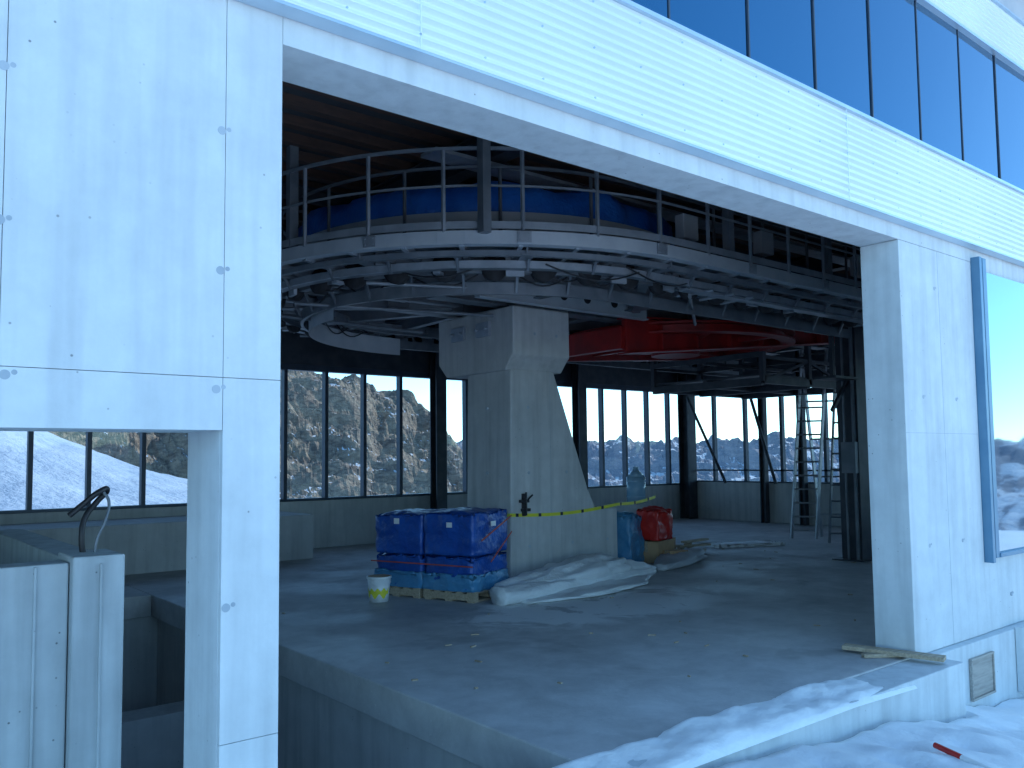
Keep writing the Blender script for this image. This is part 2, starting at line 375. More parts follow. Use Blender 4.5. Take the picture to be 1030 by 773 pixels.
p=Part('deck',M['galvd'],CW); sweep(p,2.902,3.618,3.985,4.01); p.done()
p=Part('deck_brackets',M['galv'],CW)
for x,y,nx,ny in along(3.62,.62):
    p.beam((x-nx*.02,y-ny*.02,3.93),(x-nx*.9,y-ny*.9,3.88),.05,.09)
p.done()
p=Part('railing',M['galv'],CW)
sweep(p,3.63,3.665,4.89,4.92); sweep(p,3.635,3.658,4.50,4.52); sweep(p,3.64,3.650,4.061,4.14)
for x,y,nx,ny in along(3.648,.82,XE2,.3): p.box(x-.016,x+.016,y-.016,y+.016,4.02,4.89)
p.done()
p=Part('splice_plates',M['galv'],CW)
for x,y,nx,ny in along(3.675,1.64,XE2,.3):
    T=Matrix.Translation((x,y,0))@Matrix.Rotation(math.atan2(ny,nx),4,'Z'); p.box(-.008,.008,-.07,.07,3.915,4.03,T)
    for a in(-.045,.045):
        for z in(3.94,4.005): p.rod(T@Vector((.008,a,z)),T@Vector((.02,a,z)),.009,6)
p.done()
p=Part('inner_railing',M['galvd'],CW)
sweep(p,2.87,2.9,4.96,4.99); 
for x,y,nx,ny in along(2.885,1.1,XE2,.5): p.box(x-.015,x+.015,y-.015,y+.015,4.02,4.96)
p.done()
TR=empty('cabin_turnaround_track')
p=Part('guide_rail',M['galv'],TR); sweep(p,3.24,3.27,3.74,3.82);p.done()
p=Part('guide_rail_flange',M['galvd'],TR); sweep(p,3.14,3.238,3.74,3.755);p.done()
p=Part('lower_guide',M['galvd'],TR); sweep(p,2.57,2.61,3.58,3.72); p.done()
p=Part('running_rail',M['galvd'],TR); sweep(p,2.95,3.03,3.74,3.86); sweep(p,2.28,2.40,3.78,3.93); sweep(p,3.42,3.48,3.82,3.88);p.done()
p=Part('rail_hangers',M['galvd'],TR)
for i,(x,y,nx,ny) in enumerate(along(3.24,.75,XE2,.2)):
    p.beam((x+nx*.2,y+ny*.2,3.86),(x-nx*1.0,y-ny*1.0,3.86),.06,.06)
    p.beam((x,y,3.72),(x+nx*.15,y+ny*.15,3.92),.03)
    p.beam((x-nx*.66,y-ny*.66,3.58),(x-nx*.5,y-ny*.5,3.9),.03)
p.done()
p=Part('drive_tyres',M['rubber'],TR,0,True)
for x,y,nx,ny in along(3.0,.55,XE2,.1):
    a=Vector((x,y,3.80));n_=Vector((nx,ny,0))
    p.rod(a-n_*.05,a+n_*.05,.15,16)
p.done()
p=Part('support_beams',M['galvd'],TR,.004)
p.ibeam((6.1,9.15,4.0),(15.5,9.15,4.0),.38,.24); p.ibeam((6.1,10.25,4.0),(15.5,10.25,4.0),.38,.24)
for x in (9.2,11.3,13.4,15.4): p.ibeam((x,6.2,3.98),(x,13.2,3.98),.26,.18)
for x0,y0,x1,y1 in((4.6,8.0,7.4,6.6),(4.2,9.6,6.0,9.6),(4.6,11.4,7.4,12.9),(7.4,6.6,9.2,8.4)): p.ibeam((x0,y0,3.9),(x1,y1,3.9),.18,.12)
p.done()
p=Part('radial_beams',M['galvd'],TR)
for k in range(7):
    t=math.pi/2+math.pi*k/6; c,s_=math.cos(t),math.sin(t)
    p.ibeam((CX+.5*c,CY+.5*s_,3.95),(CX+3.5*c,CY+3.5*s_,3.92),.2,.12)
p.done()
p=Part('curved_cover_panel',M['galvl'],TR)
vs=[];fs=[]
for i in range(41):
    t=math.radians(88)+math.radians(95)*i/40
    for z in (3.46,3.74): vs.append((CX+2.5*math.cos(t),CY+2.5*math.sin(t),z))
for i in range(40): fs.append((2*i,2*i+2,2*i+3,2*i+1))
p.add(vs,fs);p.done()
p=Part('box_girder',M['galvl'],TR,.01)
p.box(6.4,9.6,8.55,8.62,3.78,4.14); p.box(6.4,9.6,8.3,8.62,4.142,4.16); p.box(6.4,9.6,8.50,8.62,3.758,3.778)
p.done()
p=Part('girder_holes',M['blk'],TR)
for x in(7.9,8.35,8.9,9.3): p.rod((x,8.546,3.95),(x,8.56,3.95),.07,20)
p.done()
p=Part('suspension_posts',M['galvd'],TR)
for x,y in((5.15,6.75),(3.95,8.7),(3.9,10.6),(5.2,12.6),(8.4,6.15),(10.6,6.15),(12.8,6.15),(15,6.15),(8.4,13.3),(10.6,13.3),(12.8,13.3),(15,13.3)):
    p.box(x-.05,x+.05,y-.05,y+.05,4.0,5.2)
p.done()
p=Part('overhead_frame',M['dark'],TR)
for z in(4.55,4.95):
    p.beam((7.4,8.1,z),(16,8.1,z),.10,.12);p.beam((7.4,11.3,z),(16,11.3,z),.10,.12)
for x in(7.8,9.4,11,12.6,14.2,15.8):
    p.beam((x,8.1,4.95),(x,11.3,4.95),.08,.1);p.beam((x,8.1,4.2),(x,8.1,4.95),.08);p.beam((x,11.3,4.2),(x,11.3,4.95),.08)
    p.beam((x,8.1,4.2),(x+1.5,8.1,4.95),.04)
p.done()
p=Part('cable_tray',M['galv'],TR)
p.box(5,16,7.4,7.7,5.02,5.06); p.box(8,16,6.45,6.6,3.70,3.73)
for i in range(6): p.rod((8,6.47+i*.03,3.75),(16,6.47+i*.03,3.75),.011,6)
p.done()
p=Part('junction_boxes',M['galvl'],TR,.01)
for x,y,z in((8.0,6.5,4.35),(9.6,6.5,4.4),(12,6.45,4.4)): p.box(x,x+.28,y,y+.14,z,z+.3)
p.done()
p=Part('pneumatic_pipes',M['galvd'],TR)
for a,b in (((4.6,8.2,3.66),(6.6,7.4,3.67)),((4.4,9.6,3.62),(7.0,9.0,3.64)),((8.2,6.6,3.67),(9.8,7.8,3.62)),((4.2,10.4,3.6),(6.9,10.6,3.6))): p.rod(a,b,.022)
p.done()
p=Part('clamps_and_brackets',M['galv'],TR)
rr=random.Random(3)
for x,y,nx,ny in along(3.1,.42,XE2,.15):
    k=rr.random(); T=Matrix.Translation((x,y,0))@Matrix.Rotation(math.atan2(ny,nx)+rr.uniform(-.2,.2),4,'Z')
    if k<.35: p.box(-.06,.06,-.04,.04,3.66+.06*rr.random(),3.74,T)
    elif k<.6: p.rod(T@Vector((-.2,0,3.70)),T@Vector((.25,.1,3.72)),.02,8)
    elif k<.75: p.box(-.02,.02,-.10,.10,3.68,3.9,T)
p.done()
p=Part('hanging_cables',M['blk'],TR)
for i in range(26):
    R0=rr.uniform(2.2,3.4);t=rr.uniform(1.6,4.9);dt=rr.uniform(.15,.4);z=rr.uniform(3.78,3.86);pr=None
    for j in range(9):
        u=j/8;a=t+dt*u;q=(CX+R0*math.cos(a),CY+R0*math.sin(a),z-.14*math.sin(math.pi*u))
        if pr: p.rod(pr,q,.010,6)
        pr=q
p.done()
p=Part('blue_tarp_cover',M['bluec'],TR,0,True)
vs=[];fs=[];na=110
prof=[(2.74,4.40),(2.76,4.54),(2.74,4.70),(2.66,4.84),(2.4,4.93),(2.1,4.95),(1.8,4.9),(1.5,4.7),(1.4,4.5),(1.4,4.3)]
for i in range(na+1):
    t=math.radians(85)+math.radians(215)*i/na
    for R,z in prof:
        q=noise.noise(Vector((math.cos(t)*9,math.sin(t)*9,z*4)))
        q2=noise.noise(Vector((math.cos(t)*25,math.sin(t)*25,z*3)))
        R2=R+.08*q+.035*q2; vs.append((CX+R2*math.cos(t),CY+R2*math.sin(t),z+.12*noise.noise(Vector((t*4,0,3)))*(z>4.45)))
k=len(prof)
for i in range(na):
    for j in range(k-1): fs.append((i*k+j,(i+1)*k+j,(i+1)*k+j+1,i*k+j+1))
p.add(vs,fs);p.done()
p=Part('white_drum_panel',M['galvl'],TR,0,False); 
vs=[];fs=[]
for i in range(61):
    t=math.radians(90)+math.radians(200)*i/60
    for z in(4.02,4.48): vs.append((CX+2.84*math.cos(t),CY+2.84*math.sin(t),z))
for i in range(60): fs.append((2*i,2*i+2,2*i+3,2*i+1))
p.add(vs,fs);p.done()

# ================================================================= BULLWHEEL (red)
BW=empty('red_bullwheel')
bcx,bcy=11.5,9.6; dz=.15
p=Part('rim',M['red'],BW)
n=64
def ringz(p,R0,R1,z0,z1,cx=bcx,cy=bcy):
    vs=[]
    for i in range(n):
        t=2*math.pi*i/n;c,s_=math.cos(t),math.sin(t)
        vs+=[(cx+R0*c,cy+R0*s_,z0),(cx+R1*c,cy+R1*s_,z0),(cx+R1*c,cy+R1*s_,z1),(cx+R0*c,cy+R0*s_,z1)]
    fs=[(i*4+k,i*4+(k+1)%4,((i+1)%n)*4+(k+1)%4,((i+1)%n)*4+k) for i in range(n) for k in range(4)]
    p.add(vs,fs)
ringz(p,1.75,2.0,3.58+dz,3.61+dz);ringz(p,1.75,2.0,3.44+dz,3.47+dz);ringz(p,1.75,1.83,3.472+dz,3.578+dz)
p.done()
p=Part('hub',M['red'],BW); p.rod((bcx,bcy,3.30+dz),(bcx,bcy,3.7+dz),.42,28); p.done()
p=Part('tension_girder',M['red'],BW,.01)
def taper(y0,y1,z0a,z1a,z0b,z1b,xa,xb,th):
    vs=[(xa,y0-th/2,z0a),(xb,y1-th/2,z0b),(xb,y1-th/2,z1b),(xa,y0-th/2,z1a),(xa,y0+th/2,z0a),(xb,y1+th/2,z0b),(xb,y1+th/2,z1b),(xa,y0+th/2,z1a)]
    p.add(vs,[(0,1,2,3),(7,6,5,4),(0,4,5,1),(1,5,6,2),(2,6,7,3),(3,7,4,0)])
taper(8.75,8.1,3.28,3.78,3.78,3.98,9.3,14.6,.10)
taper(8.75,8.1,3.785,3.81,3.985,4.01,9.3,14.6,.30)
taper(8.75,8.1,3.25,3.275,3.75,3.775,9.3,14.6,.30)
taper(10.5,10.7,3.30,3.78,3.72,3.92,9.3,14.9,.10)
for f in (.12,.26,.4,.54,.68,.82):
    x=9.3+5.3*f; y=8.75-.65*f; z0=3.28+.5*f; z1=3.78+.2*f; p.box(x-.012,x+.012,y-.14,y-.052,z0,z1)
p.beam((9.3,8.75,3.50),(9.3,10.5,3.50),.12,.34)
p.beam((10.4,8.68,3.56),(10.4,10.5,3.56),.10,.2);p.beam((12.7,8.4,3.74),(12.7,10.6,3.74),.10,.2)
p.done()
p=Part('wheel_spokes',M['red'],BW,.01)
for k in range(8):
    t=2*math.pi*k/8+.2;c,s_=math.cos(t),math.sin(t)
    p.beam((bcx+.3*c,bcy+.3*s_,3.42+dz),(bcx+1.74*c,bcy+1.74*s_,3.50+dz),.14,.10)
p.done()
PM=empty('suspended_work_platform')
p=Part('frame',M['dark'],PM)
for x in(13.2,14.7,16.2):
    for y in(9.0,11.6): p.beam((x,y,3.05),(x,y,3.9),.09)
    p.beam((x,9,3.05),(x,11.6,3.05),.1,.14); p.beam((x,9,3.55),(x,11.6,3.55),.08,.1)
for y in(9.0,10.3,11.6): p.beam((13.2,y,3.08),(16.2,y,3.08),.09,.14); p.beam((13.2,y,3.5),(16.2,y,3.5),.06)
p.box(13.2,16.2,9.0,11.6,3.16,3.19)
p.beam((13.2,9,3.05),(14.7,9,3.5),.05);p.beam((14.7,9,3.5),(16.2,9,3.05),.05)
p.done()
MA=empty('steel_mast')
p=Part('column',M['dark'],MA)
p.box(12.9,13.45,7.05,7.4,.02,3.9); p.box(12.75,13.6,6.95,7.5,0.001,.02)
p.box(12.2,12.9,7.0,7.4,2.9,2.94);p.box(12.3,12.36,7.1,7.16,2.94,3.8)
p.beam((12.4,7.2,2.4),(12.9,7.2,2.9),.05)
p.done()
p=Part('conduits',M['galvd'],MA)
p.rod((12.86,7.1,.02),(12.86,7.1,3.8),.03);p.rod((12.84,7.25,.02),(12.84,7.25,3.8),.02);p.box(12.8,12.89,7.06,7.3,1.4,1.9)
p.done()
def ladder(L,base,top,w,rungs,mat,side=(0,1,0)):
    p=Part('stiles',mat,L); b=Vector(base);t=Vector(top);s_=Vector(side).normalized()*w/2
    p.beam(b-s_,t-s_,.03,.08);p.beam(b+s_,t+s_,.03,.08);p.done()
    q=Part('rungs',mat,L)
    for i in range(rungs):
        c=b+(t-b)*((i+.6)/rungs); q.rod(c-s_,c+s_,.018,8)
    q.done()
E=empty('step_ladder')
ladder(E,(15.55,9.75,0),(15.85,9.55,3.9),.48,14,M['alu'],(.5,-.8,0))
ladder(E,(16.3,9.45,0),(15.87,9.53,3.9),.60,5,M['alu'],(.5,-.8,0))
E=empty('ladder')
ladder(E,(15.2,8.75,0),(16.1,8.95,4.3),.40,14,M['galvd'],(.5,-.8,0))

# ================================================================= GOODS
def lumpybox(part,mat,w,d,h,loc,rot,seg=14,amp=.03,sc=3,z0=.14,parent=None,taper=0):
    import bmesh
    bm=bmesh.new(); bmesh.ops.create_cube(bm,size=1); bmesh.ops.subdivide_edges(bm,edges=bm.edges[:],cuts=seg,use_grid_fill=True)
    off=Vector((random.random()*20,3,1))
    for v in bm.verts:
        c=v.co.copy(); tp=1-taper*(c.z+.5)
        q=Vector((c.x*w*tp,c.y*d*tp,(c.z+.5)*h))
        e=noise.noise_vector(q*sc+off)*amp+noise.noise_vector(q*sc*3.3+off)*amp*.5
        if c.z<-.49: e.z=0
        rr=1-.05*max(0,abs(c.x*2)**8*abs(c.y*2)**8)
        v.co=Vector((q.x*rr,q.y*rr,q.z-.05*(abs(c.x*2)**6+abs(c.y*2)**6)*(c.z>.49)))+e
    me=bpy.data.meshes.new(part); bm.to_mesh(me); bm.free(); me.materials.append(mat)
    for f in me.polygons:f.use_smooth=True
    o=bpy.data.objects.new(part,me);S.collection.objects.link(o)
    o.matrix_world=Matrix.Translation((loc[0],loc[1],z0))@Matrix.Rotation(rot,4,'Z')
    if parent:o.parent=parent
    return o
PL=empty('tarp_covered_pallet'); rot=math.atan2(.29,.8)
T=Matrix.Translation((6.125,9.0,0))@Matrix.Rotation(rot,4,'Z')
p=Part('pallet_wood',M['wood'],PL)
for y0 in(-.78,.02):
    for yy in (0,.32,.62): p.box(-.43,.43,y0+yy,y0+yy+.1,.0,.022,T); 
    for xx in(-.43,-.05,.33): p.box(xx,xx+.1,y0,y0+.74,.0225,.10,T)
    for i in range(5): p.box(-.43,.43,y0+i*.16,y0+i*.16+.1,.1005,.122,T)
p.done()
def lp(x,y): q=T@Vector((x,y,0)); return (q.x,q.y)
for yy,hh,dd in((-.385,.95,.76),(.37,.92,.76)):
    lumpybox('blue_package_upper',M['bluet'],.84,dd,hh*.56,lp(0,yy),rot+random.uniform(-.02,.02),18,.035,3.5,.125+hh*.44,PL)
    lumpybox('blue_package_lower',M['bluet'],.82,dd-.02,hh*.45,lp(0,yy),rot,16,.03,3.5,.125,PL)
    lumpybox('light_blue_wrap',M['bluel'],.865,dd+.02,.22,lp(0,yy),rot,14,.03,5,.12,PL)
p=Part('straps',M['orange'],PL)
p.box(-.466,-.462,-.79,.76,.42,.435,T)
p.beam(T@Vector((-.30,-.81,.72)),T@Vector((.40,-.81,.98)),.004,.018,T.to_3x3()@Vector((0,0,1)))
p.beam(T@Vector((-.1,-.813,.45)),T@Vector((.40,-.813,.78)),.004,.018,T.to_3x3()@Vector((0,0,1)))
p.done()
p=Part('labels',M['plast'],PL); p.box(-.475,-.47,.30,.38,.90,.97,T);p.box(-.475,-.47,-.50,-.42,.88,.94,T);p.box(-.1,.01,-.82,-.815,.88,.94,T);p.done()
BK=empty('plastic_bucket')
p=Part('pail',M['plast'],BK,0,True); p.rod((5.25,9.05,0),(5.25,9.05,.29),.115,28,.14);p.done()
p=Part('label_print',M['yel'],BK)
vs=[];fs=[]
for i in range(25):
    a=math.pi*.72+i/24*math.pi*.95
    for z in (.07+.03*math.sin(i*.9),.15+.02*math.cos(i*1.3)):
        r=.115+.025*z/.29+.0015; vs.append((5.25+r*math.cos(a),9.05+r*math.sin(a),z))
for i in range(24): fs.append((2*i,2*i+2,2*i+3,2*i+1))
p.add(vs,fs);p.done()
p=Part('rim_and_handle',M['plast'],BK); p.rod((5.25,9.05,.275),(5.25,9.05,.30),.15,28)
for i in range(10):
    a=math.pi*i/10;b=math.pi*(i+1)/10
    p.rod((5.25+.15*math.cos(a),9.05-.12*math.sin(a),.28-.1*math.sin(a)),(5.25+.15*math.cos(b),9.05-.12*math.sin(b),.28-.1*math.sin(b)),.004,6)
p.done()
Part('bucket_contents',M['card'],BK).rod((5.25,9.05,.3005),(5.25,9.05,.302),.135,28).done()
def lumptube(name,mat,pts,rad,flat=.6,n=28,seg=60,amp=.3,seed=0,parent=None):
    vs=[];fs=[]
    P=[Vector(q) for q in pts]
    def at(t):
        f=t*(len(P)-1);i=min(int(f),len(P)-2);return P[i].lerp(P[i+1],f-i), (P[i+1]-P[i]).normalized(), rad[i]+(rad[i+1]-rad[i])*(f-i)
    for i in range(seg+1):
        c,d,r=at(i/seg); sd=Vector((d.y,-d.x,0)).normalized()
        for j in range(n):
            a=2*math.pi*j/n; q=Vector((c.x*1.5,c.y*1.5,seed))+Vector((0,math.cos(a)*1.6,math.sin(a)*1.6))
            rr=r*(1+amp*noise.noise(q)+amp*.4*noise.noise(q*3.1))
            vs.append(c+sd*math.cos(a)*rr+Vector((0,0,1))*(max(-.0,(math.sin(a)*.9+.75)*rr*flat)+.004))
    for i in range(seg):
        for j in range(n): fs.append((i*n+j,i*n+(j+1)%n,(i+1)*n+(j+1)%n,(i+1)*n+j))
    fs+=[tuple(range(n)),tuple(range((seg+1)*n-1,seg*n-1,-1))]
    p=Part(name,mat,parent,0,True);p.add(vs,fs);o=p.done();return o
E=empty('rolled_white_tarp')
lumptube('bulk',M['white'],[(6.3,8.05,0),(6.9,8.1,0),(7.7,8.2,0),(8.6,8.45,0),(9.5,8.5,0)],[.16,.25,.34,.33,.12],.62,seed=2,amp=.34,parent=E,seg=90,n=36)
lumptube('roll',M['white'],[(6.1,7.80,0),(6.9,7.86,0),(7.8,7.96,0),(8.6,8.15,0),(9.4,8.35,0)],[.13,.125,.11,.09,.05],1.0,seed=6,amp=.22,parent=E,n=20)
lumptube('loose_edge',M['white'],[(6.4,7.72,0),(7.3,7.7,0),(8.3,7.95,0),(9.2,8.3,0)],[.16,.34,.30,.1],.16,seed=9,amp=.5,parent=E,seg=80)
lumptube('grey_tarp_heap',M['grey'],[(9.7,8.5,0),(10.3,8.7,0),(11.0,9.0,0),(11.5,9.3,0)],[.12,.28,.30,.1],.42,seed=5)
E=empty('blue_wrapped_crate'); lumpybox('cover',M['bluel'],.50,.55,.80,(9.98,9.5),.3,16,.05,4,.0,E,.10)
E=empty('water_canister'); wx,wy=10.8,9.95
p=Part('bottle',M['water'],E,0,True); p.rod((wx,wy,.93),(wx,wy,1.36),.16,24);p.rod((wx,wy,1.36),(wx,wy,1.47),.16,24,.05);p.rod((wx,wy,1.47),(wx,wy,1.53),.05,16)
p.done()
p=Part('ribs',M['water'],E); 
for z in(1.02,1.15,1.28): p.rod((wx,wy,z),(wx,wy,z+.02),.167,24)
p.done()
E=empty('stacked_goods_crate'); lumpybox('cover',M['grey'],.5,.5,.92,(10.8,10.0),.2,10,.02,4,.0,E)
E=empty('red_plastic_sack'); lumpybox('sack',M['redb'],.48,.44,.5,(10.58,9.35),.2,14,.05,5,.36,E,.03)
def carton(x,y,z,w,d,h,r):
    E=empty('cardboard_box');T=Matrix.Translation((x,y,z))@Matrix.Rotation(r,4,'Z')
    p=Part('carton',M['card'],E,.005);p.box(-w/2,w/2,-d/2,d/2,0,h,T);p.done()
    q=Part('packing_tape',M['wood'],E);q.box(-w/2-.002,w/2+.002,-.025,.025,h+.0005,h+.002,T);q.box(-w/2-.002,-w/2-.0005,-.025,.025,h*.5,h,T);q.done()
    q=Part('flap',M['card'],E);q.beam(T@Vector((-w/2,-d/2,h+.003)),T@Vector((w/2,-d/2,h+.003)),.004,.01);q.done()
carton(10.55,9.35,0.001,.5,.45,.34,.2); carton(11.2,9.75,0.001,.4,.4,.3,.5); carton(10.62,8.98,0.001,.34,.26,.2,-.3)
E=empty('timber_offcuts'); p=Part('boards',M['wood'],E)
for i in range(6):
    a=(11.3+random.random()*.5,9.3+random.random()*.4,.05+.04*i);t=random.uniform(-.5,1.2)
    p.beam(a,(a[0]+.7*math.cos(t),a[1]+.5*math.sin(t),.05+.04*i),.12,.03)
p.done()
E=empty('white_floor_sheet'); lumpybox('sheet',M['white'],1.5,.5,.06,(13.6,9.8),-.4,16,.02,3,.0,E)
E=empty('small_debris'); p=Part('offcuts_and_scraps',M['wood'],E)
rr=random.Random(11)
for i in range(60):
    x=rr.uniform(3.6,14);y=rr.uniform(4.2,11); t=rr.uniform(0,3.1);l=rr.uniform(.02,.08)
    p.beam((x,y,.007),(x+l*math.cos(t),y+l*math.sin(t),.007),rr.uniform(.01,.025),.010)
p.done()
def tape(pts,w=.045):
    E=empty('barrier_tape');A=Part('yellow_tape',M['yel'],E);C=Part('black_stripes',M['blk'],E)
    k=0
    for a,b in zip(pts[:-1],pts[1:]):
        a=Vector(a);b=Vector(b);n=max(1,int((b-a).length/.05))
        for i in range(n):
            s0=a.lerp(b,i/n);s1=a.lerp(b,(i+1)/n);sag=lambda t:-.05*math.sin(math.pi*t)*(b-a).length/2
            s0=s0+Vector((0,0,sag(i/n)));s1=s1+Vector((0,0,sag((i+1)/n)))
            (A if k%8 else C).add([s0-Vector((0,0,w/2)),s1-Vector((0,0,w/2)),s1+Vector((0,0,w/2)),s0+Vector((0,0,w/2))],[(0,1,2,3)]);k+=1
    A.done();C.done()
tape([(7.15,9.2,.95),(7.15,8.87,.94),(9.23,8.87,1.0),(10.35,9.12,1.06),(10.9,9.6,1.08)])
# ================================================================= SHAFT
SH=empty('concrete_shaft'); TZs=1.24
p=Part('shaft_walls',M['conc_shaft'],SH,.01)
p.box(-2.5,.955,4.66,4.84,-1.9,TZs-.03); p.box(.96,1.2,4.60,4.95,-1.9,TZs);p.box(.96,1.16,4.952,7.0,-1.9,TZs-.02);p.box(-2.5,1.16,7.002,7.2,-1.9,TZs-.02)
p.done()
p=Part('formwork_ribs',M['conc_shaft'],SH,.003)
for x in(-.3,.2,.62,.80,1.08): p.box(x,x+.012,4.585 if x>.9 else 4.645,4.62 if x>.9 else 4.67,-1.9,TZs-.04)
p.done()
def pipe(name,pts,r,mat):
    cu=bpy.data.curves.new(name,'CURVE');cu.dimensions='3D';sp=cu.splines.new('BEZIER');sp.bezier_points.add(len(pts)-1)
    for b,q in zip(sp.bezier_points,pts): b.co=q;b.handle_left_type=b.handle_right_type='AUTO'
    cu.bevel_depth=r;cu.bevel_resolution=4;cu.materials.append(mat)
    o=bpy.data.objects.new(name,cu);S.collection.objects.link(o);return o
pipe('bent_black_pipe',[(1.06,4.85,1.2),(1.05,4.85,1.33),(1.07,4.87,1.42),(1.13,4.88,1.5),(1.17,4.86,1.56),(1.13,4.84,1.55),(1.06,4.86,1.49),(.99,4.86,1.43)],.015,M['blk'])
pipe('flexible_conduit',[(1.10,4.8,1.2),(1.11,4.8,1.30),(1.15,4.8,1.40),(1.17,4.82,1.50),(1.15,4.84,1.545)],.008,M['galvd'])
E=empty('wooden_plank');p=Part('board',M['wood'],E,.004);p.beam((6.90,3.98,.045),(7.12,3.22,.035),.12,.035);p.beam((6.8,3.75,.018),(7.08,3.55,.018),.06,.03);p.done()
E=empty('snow_marker_pole')
p=Part('pole_red',M['redb'],E);p.rod((5.45,2.55,-.12),(5.38,2.36,-.13),.018);p.done()
p=Part('pole_white',M['plast'],E);p.rod((5.38,2.36,-.13),(5.27,2.0,-.16),.018);p.done()

# ================================================================= SNOW & TERRAIN
def gridmesh(name,xs_,ys_,fn,mat,smooth=True):
    vs=[(x,y,fn(x,y)) for y in ys_ for x in xs_];k=len(xs_)
    fs=[(j*k+i,j*k+i+1,(j+1)*k+i+1,(j+1)*k+i) for j in range(len(ys_)-1) for i in range(k-1)]
    me=bpy.data.meshes.new(name);me.from_pydata(vs,[],fs);me.materials.append(mat)
    for f in me.polygons:f.use_smooth=smooth
    o=bpy.data.objects.new(name,me);S.collection.objects.link(o);return o
def fb(x,y,s,o=5): return noise.fractal(Vector((x*s,y*s,.37)),1.1,2.1,o)
def snowz(x,y):
    z=.0-.10*(x-3.6); z=max(z,-.6) if x>3.6 else -.02
    if x>7: z-=.10*min(1,x-7)
    z-=.10*max(0,2.2-y) if y>-2 else .42
    z+=.08*fb(x,y,.8,3)+.03*fb(x,y,3,4)
    for fx,fy in FP:
        d=((x-fx)/.09)**2+((y-fy)/.14)**2
        if d<4: z-=.07*math.exp(-d)
    return min(z,-.03) if y>2.9 and x<7.3 else z
rr=random.Random(5); FP=[(4.2+i*.42+rr.uniform(-.05,.05),2.6+(.14 if i%2 else -.1)+rr.uniform(-.04,.04)) for i in range(12)]
gx=[-20+.5*i for i in range(46)]+[3+.045*i for i in range(156)]+[10.1+.6*i for i in range(40)]
gy=[-26+.8*i for i in range(33)]+[.2+.045*i for i in range(72)]
gy=sorted(set([y for y in gy if y<3.38]+[3.39]))
gridmesh('snow_field',sorted(set(gx)),gy,lambda x,y: snowz(x,y) if not (y>3.1 and x<7.33) else -.6,M['snow'])
def ledge(x,y):
    t=(y-3.14)/(3.62-3.14); e=math.sin(math.pi*min(1,max(0,t)))
    w=max(0,min(1,(x-2.2)/.5))*max(0,min(1,(6.45+.3*fb(0,y,4)-x)/.9))
    return -.02+(.045+.05*fb(x,y,1.6,3)+.012*fb(x,y,7,3))*min(1,e*1.8)*w+(-.02 if t<=0 or t>=1 else 0)-.03*(1-w)
gridmesh('snow_on_sill',[2.0+.03*i for i in range(150)],[3.14+.02*i for i in range(25)],ledge,M['snow'])
def interp(tab,a):
    if a<=tab[0][0]:return tab[0][1]
    for (a0,b0),(a1,b1) in zip(tab[:-1],tab[1:]):
        if a<=a1: return b0+(b1-b0)*(a-a0)/(a1-a0)
    return tab[-1][1]
SL=[(-180,-3),(0,-8),(50,-9),(56,-6),(62,-3.2),(66,-2.6),(70,-1.8),(73,-.8),(76,.2),(79,1.5),(82,2.8),(90,5),(110,5),(150,0),(180,-3)]
def polar(name,azs,rs,fn,mat,smooth=True):
    vs=[];
    for r in rs:
        for a in azs:
            t=math.radians(a);x,y=r*math.cos(t),r*math.sin(t);vs.append((x,y,fn(r,a,x,y)))
    k=len(azs);fs=[(j*k+i,(j+1)*k+i,(j+1)*k+i+1,j*k+i+1) for j in range(len(rs)-1) for i in range(k-1)]
    me=bpy.data.meshes.new(name);me.from_pydata(vs,[],fs);me.materials.append(mat)
    # faces must point up so the snow cover follows the surface normal
    me.update()
    if len(me.polygons) and me.polygons[len(me.polygons)//2].normal.z<0: me.flip_normals()
    for f in me.polygons:f.use_smooth=smooth
    o=bpy.data.objects.new(name,me);S.collection.objects.link(o);return o
def sst(a,b,x): 
    t=max(0,min(1,(x-a)/(b-a)));return t*t*(3-2*t)
def gh(r,a,x,y):
    c=1.7+95*math.tan(math.radians(interp(SL,a)))
    if r<32: z=-2.35
    else:
        z=-2.35+(c+2.35)*sst(32,95,r) if r<=95 else c-(900*sst(95,5000,r))-20*sst(95,200,r)
    if 26<r<3000: z+=(.6*fb(x,y,.08)+.15*fb(x,y,.5,3))*sst(30,60,r)
    return z
azs=[-180+3*i for i in range(75)]+[45+.5*i for i in range(100)]+[95+2.5*i for i in range(35)]
azs=sorted(set(azs+[180]))
rs=[.1,10,20,28]+[32*1.035**i for i in range(60)]+[260*1.12**i for i in range(46)]
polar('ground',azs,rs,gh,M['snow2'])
CR=[(48,-4),(51,-2),(53,0),(54.3,.9),(56,2.6),(57.3,3.0),(58.5,4.1),(60,4.3),(61.5,5.3),(63,5.5),(65.5,6.3),(68,6.6),(70,5),(72,3.2),(74,3.0),(77,2.8),(80,4),(95,8),(105,3)]
def rk(r,a,x,y):
    c=1.7+520*math.tan(math.radians(interp(CR,a)+.2))
    wx=x+22*noise.noise(Vector((x*.015,y*.015,9))); wy=y+22*noise.noise(Vector((x*.015,y*.015,19)))
    n1=noise.ridged_multi_fractal(Vector((wx*.014,wy*.014,1.3)),.8,2.2,7,1.0,2.0)
    n2=noise.ridged_multi_fractal(Vector((wx*.06,wy*.06,4.4)),.7,2.2,5,1.0,2.0)
    dg=noise.ridged_multi_fractal(Vector(((wx*.8+wy*.5)*.03,(wx*.5-wy*.8)*.008,3.3)),.8,2.2,5,1.0,2.0)
    base=-50
    if r<520: t=(r-240)/280 if r>240 else 0; z=base+(c-base)*(t**1.0)
    else: z=c-(r-520)*.7
    w=math.sin(math.pi*max(0,min(1,(r-200)/420)))
    return z+((n1-1.3)*13+(n2-1.2)*3+(dg-1.2)*7)*w
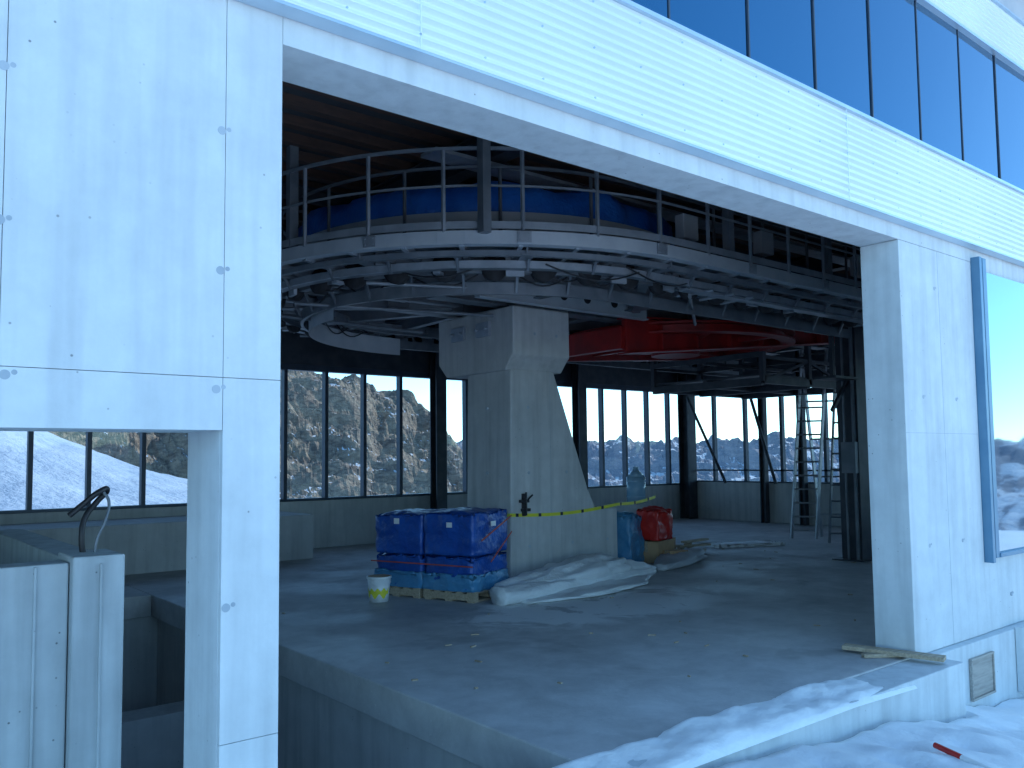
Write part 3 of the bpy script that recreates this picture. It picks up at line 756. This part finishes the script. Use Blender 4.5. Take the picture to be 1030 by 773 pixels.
polar('rocky_mountain',[47+.10*i for i in range(370)],[200+2.6*i for i in range(150)],rk,M['rock'],False)
def fr(r,a,x,y):
    n1=noise.ridged_multi_fractal(Vector((x*.0006,y*.0006,7.3)),.9,2.1,7,1.0,2.0)
    n2=noise.ridged_multi_fractal(Vector((x*.0022,y*.0022,4.4)),.8,2.2,5,1.0,2.0)
    env=sst(6000,11500,r)
    return -850+env*(430+n1*330+n2*70)+ (1-env)*n1*120
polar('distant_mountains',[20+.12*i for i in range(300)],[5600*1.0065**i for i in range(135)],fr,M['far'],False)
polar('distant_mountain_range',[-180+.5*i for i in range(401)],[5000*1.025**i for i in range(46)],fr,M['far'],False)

# ================================================================= LIGHT
el=math.radians(36);az=Vector((.93,.30)).normalized()
sd=Vector((az.x*math.cos(el),az.y*math.cos(el),math.sin(el)))
L=bpy.data.lights.new('sun','SUN');L.energy=5;L.angle=math.radians(.5);L.color=(1,.94,.86)
lo=bpy.data.objects.new('sun',L);S.collection.objects.link(lo);lo.rotation_euler=sd.to_track_quat('Z','Y').to_euler()
W=bpy.data.worlds.new('World');S.world=W;W.use_nodes=True;nt=W.node_tree
bg=nt.nodes['Background'];sk=nt.nodes.new('ShaderNodeTexSky');sk.sky_type='NISHITA';sk.sun_disc=False
sk.sun_elevation=el;sk.sun_rotation=math.atan2(az.x,az.y);sk.altitude=2500;sk.air_density=1.0;sk.dust_density=.6;sk.ozone_density=1.5
vm=nt.nodes.new('ShaderNodeVectorMath');vm.operation='MULTIPLY';vm.inputs[1].default_value=(2.05,2.75,2.85)
nt.links.new(sk.outputs[0],vm.inputs[0]);nt.links.new(vm.outputs[0],bg.inputs[0]);bg.inputs[1].default_value=.15

# ================================================================= CAMERA
cam=bpy.data.cameras.new('camera');co=bpy.data.objects.new('camera',cam);S.collection.objects.link(co);S.camera=co
cam.sensor_width=36;cam.lens=850/1030*36;cam.clip_end=100000;cam.clip_start=.05
cam.shift_y=.0185
pt=math.radians(3.75);h=math.radians(50.9)
fwd=Vector((math.cos(h)*math.cos(pt),math.sin(h)*math.cos(pt),math.sin(pt)));right=Vector((math.sin(h),-math.cos(h),0));up=right.cross(fwd)
roll=math.radians(0.65)
r2=right*math.cos(roll)+up*math.sin(roll)*-1; u2=r2.cross(fwd)
R3=Matrix((r2,u2,-fwd)).transposed();co.matrix_world=Matrix.Translation((0,0,1.7))@R3.to_4x4()
